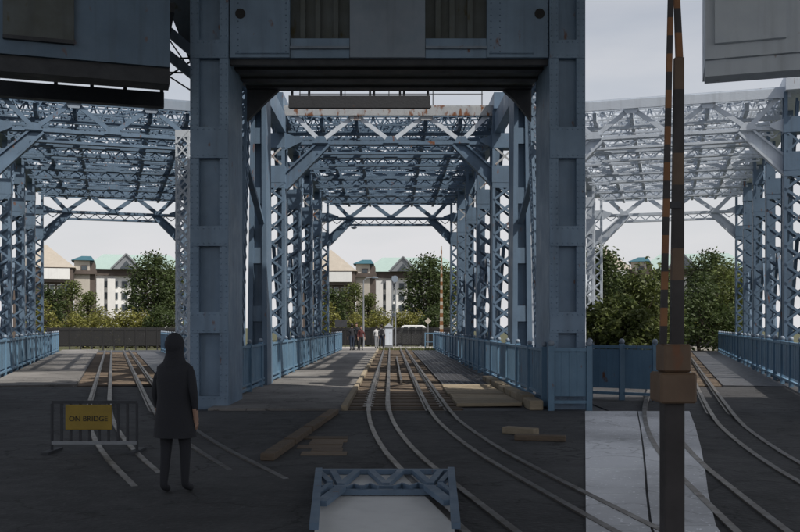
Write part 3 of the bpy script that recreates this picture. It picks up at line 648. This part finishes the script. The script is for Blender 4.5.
# ------------------------------------------------------------------ people
def person(label, loc, rot, h, top, legs, shoes='cl_black', hair='hair', coat=False, walk=.0, arm_bend=.15, group=None, hood=False, bag=None):
    k = h/1.75
    t = thing('person', label, 'person', loc, 0, group); t.rotation_euler = (0, 0, rot)
    J = {}; E = []; rad = {}
    def n(nm, p, r, par=None): J[nm] = Vector(p)*k; rad[nm] = (r[0]*k, r[1]*k); (E.append((par, nm)) if par else None)
    n('pel', (0, 0, .95), (.155, .12)); n('waist', (0, .0, 1.10), (.145, .105), 'pel'); n('chest', (0, .01, 1.30), (.175, .12), 'waist')
    n('shl', (0, .0, 1.43), (.12, .085), 'chest'); n('neck', (0, .01, 1.51), (.055, .055), 'shl'); n('head0', (0, .025, 1.58), (.075, .085), 'neck')
    n('head1', (0, .02, 1.66), (.078, .095), 'head0'); n('head2', (0, .01, 1.72), (.055, .065), 'head1')
    for s, q in ((-1, 'l'), (1, 'r')):
        w = walk*s
        n('sh'+q, (s*.17, 0, 1.40), (.068, .068), 'shl'); n('el'+q, (s*.245, -w*.5-.02, 1.13), (.048, .048), 'sh'+q)
        n('wr'+q, (s*.25, -w*.9+arm_bend, .90), (.033, .03), 'el'+q); n('ha'+q, (s*.245, -w*.95+arm_bend+.02, .80), (.036, .02), 'wr'+q)
        for j, (fx, fl) in enumerate(((-.024, .075), (-.008, .088), (.008, .084), (.024, .07))):
            n(f'f{q}{j}', (s*.245+.006, -w*.95+arm_bend+.03+fx, .80-fl*.6), (.010, .010), 'ha'+q); n(f'g{q}{j}', (s*.235, -w*.95+arm_bend+.045+fx, .80-fl), (.008, .008), f'f{q}{j}')
        n('th'+q, (s*.235, -w*.95+arm_bend+.06, .81), (.010, .010), 'wr'+q)
        n('hip'+q, (s*.095, 0, .90), (.098, .105), 'pel'); n('kn'+q, (s*.10, w*.55+.02, .50), (.062, .066), 'hip'+q)
        n('an'+q, (s*.10, w*1.0-.02, .09), (.042, .045), 'kn'+q); n('to'+q, (s*.115, w*1.0+.14, .04), (.04, .035), 'an'+q)
    names = list(J); me = bpy.data.meshes.new('body_cage'); me.from_pydata([J[a] for a in names], [(names.index(a), names.index(b)) for a, b in E], [])
    o = bpy.data.objects.new('body_tmp', me); C.objects.link(o)
    sk_ = o.modifiers.new('skin', 'SKIN'); sk_.use_smooth_shade = True
    for i, a in enumerate(names):
        v = me.skin_vertices[0].data[i]; v.radius = rad[a]; v.use_root = (a == 'pel')
    sb = o.modifiers.new('sub', 'SUBSURF'); sb.levels = 2; sb.render_levels = 2
    bpy.context.view_layer.update()
    b = bpy.data.meshes.new_from_object(o.evaluated_get(bpy.context.evaluated_depsgraph_get())); bpy.data.objects.remove(o)
    b.materials.clear()
    for m in (M['skin'], M[top], M[legs], M[shoes], M[hair]): b.materials.append(m)
    zmin = min(v.co.z for v in b.vertices)
    for v in b.vertices: v.co.z -= zmin
    for p in b.polygons:
        c = p.center/k; z = c.z; p.use_smooth = True
        hand = abs(c.x) > .19 and z < .93
        if z > 1.53: p.material_index = 4 if (z > 1.70 or c.y < .03) else 0
        elif hand: p.material_index = 0
        elif z > 1.5: p.material_index = 0
        elif z > (.97 if not coat else .60): p.material_index = 1
        elif z > .12: p.material_index = 2
        else: p.material_index = 3
    bo = bpy.data.objects.new('body', b); C.objects.link(bo); bo.parent = t
    def kid(mb, nm, m, smooth=True):
        e = bpy.data.objects.new(nm, mb.mesh(nm, m, None, smooth)); C.objects.link(e); e.parent = t; e.scale = (k, k, k); return e
    if hood:
        kid(MB().ball((0, -.012, 1.645), .118, 16, 12, (.9, 1.02, 1.16)), 'hood', top)
        mb = MB(); rg = [(1.40, .15, .12), (1.47, .125, .105), (1.53, .10, .10), (1.60, .10, .108)]
        mb.add([(a_*math.cos(q), c_*math.sin(q)-.01, z_) for z_, a_, c_ in rg for q in [2*math.pi*i/16 for i in range(16)]], [(j*16+i, j*16+(i+1) % 16, (j+1)*16+(i+1) % 16, (j+1)*16+i) for j in range(3) for i in range(16)])
        kid(mb, 'collar', top)
    else:
        kid(MB().ball((0, -.015, 1.69), .105, 12, 9, (.92, 1.02, .95)), 'hair', hair)
    if coat:
        mb = MB(); rings = []
        for z, rx, ry in ((1.46, .13, .09), (1.40, .21, .125), (1.25, .215, .15), (1.05, .20, .15), (.85, .225, .17), (.62, .245, .19)):
            rings.append([(rx*math.cos(a), ry*math.sin(a), z) for a in [2*math.pi*i/16 for i in range(16)]])
        vs = [v for r_ in rings for v in r_]
        mb.add(vs, [(j*16+i, j*16+(i+1) % 16, (j+1)*16+(i+1) % 16, (j+1)*16+i) for j in range(5) for i in range(16)])
        kid(mb, 'coat', top)
    if bag:
        e = kid(MB().box(-.14, .14, -.30, -.13, 1.02, 1.44), 'backpack', bag, False); bv = e.modifiers.new('b', 'BEVEL'); bv.width = .05; bv.segments = 3
    return t
py_ = 8.7
person('hooded person in a long dark coat seen from behind, left foreground', (X(175, py_), py_, 0), R(-12), 1.52, 'cl_black', 'cl_black', coat=True, walk=.06, arm_bend=.05, hood=True)
person('person in dark clothes standing at the far left railing end', (X(352, 60), 60, .045), R(20), 1.75, 'cl_black', 'cl_navy', walk=.05)
person('taller person in black beside the far left railing end', (X(356.5, 61), 61, .045), R(160), 1.84, 'cl_black', 'cl_black', walk=.04)
person('person in a maroon top at the far end of the sidewalk', (X(361, 60.4), 60.4, .045), R(190), 1.62, 'cl_red', 'cl_black', walk=.03)
person('person in a white shirt walking onto the far path', (X(376.5, 66), 66.8, .02), R(8), 1.66, 'cl_white', 'cl_grey', walk=.12)
person('person in a grey top with a black backpack beside the grey cabinet', (X(381.5, 64), 65.2, .045), R(-6), 1.72, 'cl_grey', 'cl_navy', walk=.16, bag='cl_black')

# ------------------------------------------------------------------ things beyond the bridge
def tree(name, label, px, Y, h, rx, z0, leaf, yaw=0, n=70, per=55, leafs=.22, group=None, shape=1.0, trunk=True, ry=None):
    x = X(px, Y); t = thing(name, label, 'tree' if trunk else 'bush', (x, Y, -.45), yaw, group)
    rnd = random.Random(hash((px, Y, round(h*10))) & 0xffff); ry = ry or rx
    cz, rz = (z0+h)/2, (h-z0)/2; clumps = []
    while len(clumps) < n:
        a, b, c = (rnd.uniform(-1, 1) for _ in range(3))
        if a*a+b*b+c*c > 1 or a*a+b*b+c*c < .12: continue
        w = 1-.45*max(0, c)**shape*(1 if shape else 0)
        clumps.append(Vector((x+a*rx*w*rnd.uniform(.8, 1.12), Y+b*ry*w, cz+c*rz*rnd.uniform(.9, 1.06))))
    mb = MB(); cr = .36*(rx+rz)/2
    for c in clumps:
        q = cr*rnd.uniform(.55, 1.05)
        for _ in range(per):
            d_ = Vector((rnd.gauss(0, 1), rnd.gauss(0, 1), rnd.gauss(0, .8))); d_ = d_.normalized()*q*rnd.random()**.45
            p = c+d_; s = leafs*rnd.uniform(.5, 1.2)
            u = Vector((rnd.uniform(-1, 1), rnd.uniform(-1, 1), rnd.uniform(-.6, .6))).normalized()
            v = u.cross(Vector((rnd.uniform(-1, 1), rnd.uniform(-1, 1), rnd.uniform(-1, 1)))).normalized()
            mb.add([p-u*s, p+v*s*.45, p+u*s, p-v*s*.45], [(0, 1, 2, 3)])
    st = MB(); r = .02*h+.04
    base = Vector((x, Y, -.45))
    if trunk:
        pts = [base]+[Vector((x+rnd.uniform(-.1, .1)*rx, Y+rnd.uniform(-.1, .1)*rx, lerp(-.45, h*.8, j/4))) for j in range(1, 5)]
        for j in range(4): st.cyl(pts[j], pts[j+1], r*(1-.22*j), r*(1-.22*(j+1)), 7)
        for c in clumps[:14]:
            j = rnd.choice((1, 2, 3)); st.cyl(pts[j], c, r*.35, r*.08, 5)
    else:
        for c in clumps[:8]: st.cyl(base+Vector((rnd.uniform(-.2, .2), rnd.uniform(-.2, .2), 0)), c, .04, .012, 5)
    st.build('trunk' if trunk else 'stems', 'bark', t); mb.build('crown' if trunk else 'foliage', leaf, t)
    return t
def zpy(py, Y): return Z(py, Y)
def building_group(yaw, where):
    Yb = 125.0
    # beige pyramid roof hall
    t = thing('pyramid_roof_hall', f'beige pyramid-roofed hall with white fascia band {where}', 'building', (X(318, Yb), Yb, -.45), yaw, 'waterfront buildings')
    xl, xr, xm = X(300, Yb), X(355, Yb), X(329, Yb); d = 9
    MB().box(xl+.3, xr-.3, Yb+.3, Yb+d, -.45, zpy(285, Yb)).build('wall', 'brown', t)
    MB().box(xl, xr, Yb-.2, Yb+d+.2, zpy(285, Yb)+.0, zpy(271, Yb)-.0).build('eaves_band', 'brown', t)
    MB().box(X(327, Yb), X(352, Yb), Yb-.5, Yb-.21, zpy(282, Yb), zpy(272, Yb)).build('fascia', 'white', t)
    zt, ze = zpy(247, Yb), zpy(271, Yb)+.003
    a, b, c, e = (xl-.3, Yb-.4, ze), (xr+.3, Yb-.4, ze), (xr+.3, Yb+d+.4, ze), (xl-.3, Yb+d+.4, ze); ap = (xm, Yb+d/2, zt)
    MB().add([a, b, c, e, ap], [(0, 1, 4), (1, 2, 4), (2, 3, 4), (3, 0, 4), (3, 2, 1, 0)]).build('roof', 'beige', t)
    for px in (327, 334, 341, 347):
        w = MB().box(X(px, Yb), X(px+4.5, Yb), Yb+.22, Yb+.297, zpy(296, Yb), zpy(287, Yb)).build('window', 'white', t)
        MB().box(X(px+.5, Yb), X(px+4, Yb), Yb+.17, Yb+.217, zpy(295.5, Yb), zpy(287.5, Yb)).build('pane', 'glass', w)
    # cream turret with teal hip roof
    Yc = 128.0
    t = thing('teal_roof_turret', f'cream turret with small teal hip roof {where}', 'building', (X(364, Yc), Yc, -.45), yaw, 'waterfront buildings')
    xl, xr = X(356, Yc), X(375, Yc)
    MB().box(xl, X(370, Yc), Yc, Yc+5, -.45, zpy(264, Yc)).build('wall', 'cream', t)
    MB().box(X(370, Yc)+.003, xr, Yc+.1, Yc+5, -.45, zpy(266, Yc)).build('wall', 'brown', t)
    MB().add([(xl-.4, Yc-.5, zpy(264, Yc)+.003), (X(374, Yc), Yc-.5, zpy(264, Yc)+.003), (X(374, Yc), Yc+5.4, zpy(264, Yc)+.003), (xl-.4, Yc+5.4, zpy(264, Yc)+.003),
              (xl+.9, Yc+1.5, zpy(259, Yc)), (X(371, Yc), Yc+1.5, zpy(259, Yc)), (X(371, Yc), Yc+3.5, zpy(259, Yc)), (xl+.9, Yc+3.5, zpy(259, Yc))],
             [(0, 1, 5, 4), (1, 2, 6, 5), (2, 3, 7, 6), (3, 0, 4, 7), (4, 5, 6, 7), (3, 2, 1, 0)]).build('roof', 'teal', t)
    w = MB().box(X(362, Yc), X(368, Yc), Yc-.08, Yc-.003, zpy(273, Yc), zpy(268.5, Yc)).build('window', 'brown', t)
    MB().box(X(362.6, Yc), X(367.4, Yc), Yc-.11, Yc-.083, zpy(272.6, Yc), zpy(269, Yc)).build('pane', 'glass', w)
    MB().box(xl-.2, xr+.2, Yc-.4, Yc-.003, zpy(277, Yc), zpy(273.5, Yc)).build('canopy', 'brown', t)
    # long mint-roofed building
    Yd = 135.0
    t = thing('mint_roof_building', f'long white building with mint green roof and gable {where}', 'building', (X(415, Yd), Yd, -.45), yaw, 'waterfront buildings')
    xl, xr = X(366, Yd), X(462, Yd); d = 12
    MB().box(xl+.5, xr-.5, Yd, Yd+d, -.45, zpy(278, Yd)).build('wall', 'white', t)
    MB().box(xl, xr, Yd-.6, Yd+d+.6, zpy(278, Yd)+.002, zpy(272, Yd)).build('eaves_band', 'brown', t)
    z0, z1 = zpy(272, Yd)+.003, zpy(255, Yd)
    MB().add([(xl-.4, Yd-1, z0), (xr+.4, Yd-1, z0), (xr+.4, Yd+d+1, z0), (xl-.4, Yd+d+1, z0), (xl+2.4, Yd+5, z1), (xr-2.4, Yd+5, z1), (xr-2.4, Yd+8, z1), (xl+2.4, Yd+8, z1)],
             [(0, 1, 5, 4), (1, 2, 6, 5), (2, 3, 7, 6), (3, 0, 4, 7), (4, 5, 6, 7), (3, 2, 1, 0)]).build('roof', 'mint', t)
    MB().plate([(X(390, Yd), z0+.01), (X(416, Yd), z0+.01), (X(403, Yd), zpy(258, Yd))], (Yd-1.5, Yd+4)).build('gable', 'steelg', t)
    MB().plate([(X(397, Yd), z0+.04), (X(409, Yd), z0+.04), (X(403, Yd), zpy(264, Yd))], (Yd-1.6, Yd-1.503)).build('gable_window', 'glass', t)
    for s in (-1, 1):
        MB().bar((X(403, Yd), Yd-1.55, zpy(257.5, Yd)), (X(403+14*s, Yd), Yd-1.55, z0), .22, .3).build('barge_board', 'steelg', t)
    for r_ in range(3):
        for px in range(372, 456, 9):
            y0_ = 283+11*r_
            w = MB().box(X(px, Yd), X(px+5.5, Yd), Yd-.1, Yd-.003, zpy(y0_+6.5, Yd), zpy(y0_, Yd)).build('window', 'steelg', t)
            MB().box(X(px+.5, Yd), X(px+5, Yd), Yd-.14, Yd-.103, zpy(y0_+6, Yd), zpy(y0_+.5, Yd)).build('pane', 'glass', w)
    for px in (376, 386): MB().box(X(px, Yd), X(px+7, Yd), Yd-.9, Yd-.15, -.45, zpy(281, Yd)).build('pilaster', 'white', t)
building_group(0, 'through the middle portal')
building_group(YAW, 'as prism ghost through the left portal')  # left and right sets are prism ghosts of the middle buildings
building_group(-YAW, 'as prism ghost behind the right barrier')
def green(yaw, where, g=1):
    tree('tall_tree', f'tall dark green tree at right of the opening {where}', 427, 98, zpy(249, 98), 2.6, .3, 'leafd', yaw, 120, 60, .2, shape=1.2)
    tree('tall_tree', f'tree with browner crown at far right of the opening {where}', 447, 100, zpy(262, 100), 2.0, .3, 'leafm', yaw, 70, 55, .2)
    tree('young_tree', f'slim light green tree before brown wall {where}', 352, 100, zpy(279, 100), 1.5, .3, 'leafm', yaw, 60, 45, .16)
    tree('young_tree', f'slim light green tree nearest the white building {where}', 368, 102, zpy(291, 102), 1.4, .2, 'leafm', yaw, 55, 45, .16)
    tree('dark_tree', f'dark rounded tree at left of the opening {where}', 333, 98, zpy(288, 98), 2.0, -.2, 'leafd', yaw, 70, 50, .2)
    tree('young_tree', f'yellow green low tree at left edge of the opening {where}', 329, 84, zpy(301, 84), 1.2, .1, 'leafy', yaw, 40, 40, .14)
    for i, (px, py, w) in enumerate(((365, 314, 2.2), (384, 312, 2.6), (403, 311, 2.8), (420, 316, 2.3))):
        tree('hedge_bush', f'{("first", "second", "third", "fourth")[i]} yellow green bush from the left in hedge {where}', px, 92, zpy(py, 92), w, -.4, 'leafy', yaw, 60, 55, .15, group='hedge bushes', shape=0, trunk=False, ry=1.5)
    tree('hedge_bush', f'dark low bush at right behind the black fence {where}', 434, 90, zpy(306, 90), 1.8, -.4, 'leafd', yaw, 60, 50, .16, group='hedge bushes', shape=0, trunk=False)
green(0, 'in the middle portal'); green(YAW, 'as prism ghost in the left portal'); green(-YAW, 'as prism ghost in the right portal')  # left and right sets repeat the trees as prism ghosts
# wood on the right bank
for i, (px, Y, py, rx, lf_, lb) in enumerate((
        (596, 52, 243, 2.1, 'leafd', 'dark tall tree touching the right tower leg'), (617, 56, 262, 2.2, 'leafd', 'dark tree second from the right tower leg'),
        (642, 54, 266, 2.0, 'leafm', 'leafy tree just left of the striped barrier'), (606, 44, 297, 1.5, 'leafm', 'light green low tree before the wood near tower leg'),
        (629, 43, 305, 1.5, 'leafm', 'light green low tree before the wood near striped barrier'), (661, 58, 272, 1.8, 'leafd', 'dark tree directly behind the striped barrier'),
        (700, 62, 275, 2.4, 'leafd', 'dark round tree right of the striped barrier'), (724, 64, 268, 1.9, 'leafm', 'tree beside the right span truss posts'),
        (575, 54, 255, 1.9, 'leafd', 'dark tree half hidden behind the right tower leg'))):
    tree('bank_tree', lb, px, Y, zpy(py, Y), rx, -.2, lf_, 0, 95, 60, .16, group='trees on the right bank', shape=1)

# fence, vehicle, posts and signs at the far end
def far_fence(yaw, where):
    t = thing('black_fence', f'black spiked metal fence before the hedge {where}', 'fence', (X(390, 76), 76, -.45), yaw, 'far black fences')
    xs = [X(332+10*i, 76) for i in range(13)]
    for a in xs: MB().box(a-.05, a+.05, 75.95, 76.05, -.45, 1.62).build('post', 'blackf', t)
    for a, b in zip(xs, xs[1:]):
        mb = MB(); n = 13
        for i in range(n):
            x = a+(b-a)*(i+.5)/n; mb.box(x-.031, x+.031, 75.98, 76.02, .05, 1.5); mb.add([(x-.03, 75.98, 1.5), (x+.03, 75.98, 1.5), (x, 76, 1.62)], [(0, 1, 2)])
        mb.box(a+.06, b-.06, 75.96, 75.978, 1.3, 1.36); mb.box(a+.06, b-.06, 75.96, 75.978, .1, .18)
        mb.build('picket_panel', 'blackf', t)
    return t
far_fence(0, 'beyond the middle span'); far_fence(YAW, 'as prism ghost beyond the left span'); far_fence(-YAW, 'as prism ghost beyond the right span')
v = thing('parked_car', 'white estate car parked behind the black fence, roof showing', 'car', (X(410, 82), 82, -.45))
cx, cy = X(410, 82), 82.0
prof = [(-1.9, -.1), (-1.95, .55), (-1.75, .95), (-1.35, 1.0), (-.95, 1.68), (-.6, 1.76), (1.5, 1.76), (1.75, 1.6), (1.95, .95), (1.98, -.1)]
MB().plate([(cx+a*.8, b) for a, b in prof], (cy-.8, cy+.8)).build('body', 'white', v, bevel=.05)
for a, b in ((-.85, -.25), (-.15, .55), (.65, 1.35)):
    MB().plate([(cx+a*.8, 1.05), (cx+b*.8, 1.05), (cx+b*.8, 1.6), (cx+(a+.12)*.8, 1.6)], (cy-.815, cy-.802)).build('window', 'glass', v)
for a in (-1.2, 1.25):
    w = MB().cyl((cx+a*.8, cy-.86, -.15), (cx+a*.8, cy-.66, -.15), .30, n=16).build('wheel', 'rubber', v); MB().cyl((cx+a*.8, cy-.88, -.15), (cx+a*.8, cy-.862, -.15), .18, n=12).build('rim', 'steelg', w)
MB().box(cx-1.565, cx-1.5, cy-.7, cy-.5, .55, .72).build('headlight', 'glass', v)
cb = thing('utility_cabinet', 'pale grey steel cabinet standing by the far path', 'cabinet', (X(389, 69), 69, 0))
MB().box(X(384.5, 69), X(393, 69), 69, 69.5, .02, Z(327, 69)).build('body', 'steelg', cb, bevel=.02)
MB().add([(X(384, 69), 68.95, Z(327, 69)+.002), (X(393.5, 69), 68.95, Z(327, 69)+.002), (X(393.5, 69), 69.55, Z(327, 69)+.002), (X(384, 69), 69.55, Z(327, 69)+.002), (X(389, 69), 69.25, Z(323, 69))],
         [(0, 1, 4), (1, 2, 4), (2, 3, 4), (3, 0, 4), (3, 2, 1, 0)]).build('cap', 'steelg', cb)
MB().box(X(385.3, 69), X(392.2, 69), 68.97, 68.997, .2, Z(329, 69)).build('door', 'lightp', cb)
def lamp(label, px, Y, top, arm, grp='far lamp posts'):
    t = thing('lamp_post', label, 'lamp post', (X(px, Y), Y, -.45), 0, grp); x = X(px, Y); zt = Z(top, Y)
    MB().cyl((x, Y, -.45), (x, Y, zt), .085, .05, 10).build('pole', 'steelg', t)
    if arm:
        pts = [Vector((x, Y, zt)), Vector((x+arm*.3, Y, zt+.22)), Vector((x+arm, Y, zt+.3))]
        mb = MB(); [mb.cyl(a, b, .04, .035, 8) for a, b in zip(pts, pts[1:])]; mb.build('arm', 'steelg', t)
        MB().ball((x+arm*1.2, Y, zt+.27), .17, 10, 6, (1.7, .8, .5)).build('lamp_head', 'greyp', t, smooth=True)
    return t
lamp('slim lamp post with a curved arm beyond the left sidewalk end', 363.5, 72, 281, .75)
sp = thing('signal_mast', 'grey double mast with a round disc behind the cabinet', 'signal mast', (X(394, 73), 73, -.45))
for px in (392.3, 395.5): MB().cyl((X(px, 73), 73, -.45), (X(px, 73), 73, Z(276, 73)), .055, n=8).build('pole', 'steelg', sp)
for py in (330, 320, 310, 300, 290): MB().bar((X(392.3, 73), 73, Z(py, 73)), (X(395.5, 73), 73, Z(py-4, 73)), .04, .04).build('rung', 'steelg', sp)
MB().cyl((X(395, 73), 72.85, Z(279, 73)), (X(395, 73), 72.93, Z(279, 73)), .27, n=20).build('disc', 'greyp', sp)
for py in (306, 315): MB().cyl((X(393.8, 73), 72.7, Z(py, 73)), (X(393.8, 73), 72.94, Z(py, 73)), .16, n=14).build('signal_lamp', 'glass', sp)
ds = thing('diamond_sign', 'small pale diamond sign on a post near the far right fence', 'sign', (X(428, 72), 72, -.45))
MB().cyl((X(428, 72), 72, -.45), (X(428, 72), 72, Z(318, 72)), .03, n=8).build('post', 'steelg', ds)
cxs, czs, r_ = X(428, 72), Z(321, 72), .27
MB().plate([(cxs-r_, czs), (cxs, czs-r_), (cxs+r_, czs), (cxs, czs+r_)], (71.94, 71.965)).build('board', 'stripew', ds)
ns = thing('notice_board', 'grey notice board on two posts left beyond the sidewalk', 'sign', (X(341, 70), 70, -.45))
for px in (337, 345): MB().box(X(px, 70)-.04, X(px, 70)+.04, 70, 70.08, -.45, Z(318, 70)).build('post', 'blackf', ns)
MB().box(X(335, 70), X(347, 70), 69.93, 69.997, Z(327, 70), Z(320, 70)).build('board', 'darkp', ns)
fb = thing('far_barrier', 'slim red and pale striped barrier arm raised at far right of opening', 'barrier', (X(441.5, 67), 67, -.45))
for i in range(22):
    t0, t1 = i/22, (i+1)/22; f = lambda t: lerp(333, 246, t)
    wa, wb = lerp(.13, .04, t0), lerp(.13, .04, t1); x = X(441.5, 67)
    MB().plate([(x-wa, Z(f(t0), 67)), (x+wa, Z(f(t0), 67)), (x+wb, Z(f(t1), 67)), (x-wb, Z(f(t1), 67))], (67, 67.06)).build('arm_stripe', 'stripew' if i % 2 else 'orange', fb)
MB().box(X(441.5, 67)-.2, X(441.5, 67)+.2, 66.85, 67.25, -.45, Z(333, 67)-.002).build('housing', 'steelg', fb, bevel=.02)
pl = thing('portal_lamp', 'small round lamp hanging under the far portal of the middle span', 'lamp', (X(354, 49.7), 49.7, 7.0))
MB().cyl((X(354, 49.7), 49.7, 7.18), (X(354, 49.7), 49.7, 7.3), .03, n=8).build('stem', 'darkp', pl); MB().ball((X(354, 49.7), 49.7, 7.1), .13, 12, 8, (1.3, 1, .7)).build('shade', 'lightp', pl, smooth=True)
# verge grass tufts at the far end of the track
def tufts(label, x0, x1, y0, y1, z, n, h):
    mb = MB(); rnd = random.Random(5)
    for _ in range(n):
        p = Vector((rnd.uniform(x0, x1), rnd.uniform(y0, y1), z)); a = rnd.uniform(0, 6.28); w = rnd.uniform(.015, .03); hh = h*rnd.uniform(.4, 1.2)
        u = Vector((math.cos(a), math.sin(a), 0)); l = Vector((rnd.uniform(-.4, .4), rnd.uniform(-.4, .4), 1))*hh
        mb.add([p-u*w, p+u*w, p+l], [(0, 1, 2)])
    o = mb.build('grass_tufts', 'grass', None, kind='stuff'); tag(o, label, 'grass'); return o
tufts('grass tufts growing around the far end of the rails', -1.0, 3.2, 62, 66, -.03, 900, .22)
tufts('strip of grass along the foot of the far fence', -6, 7, 74, 75.6, -.45, 1500, .5)
tufts('grass under the knobbed railing right of the tower leg', 4.3, 9, 24.2, 30, -.45, 2600, .45)
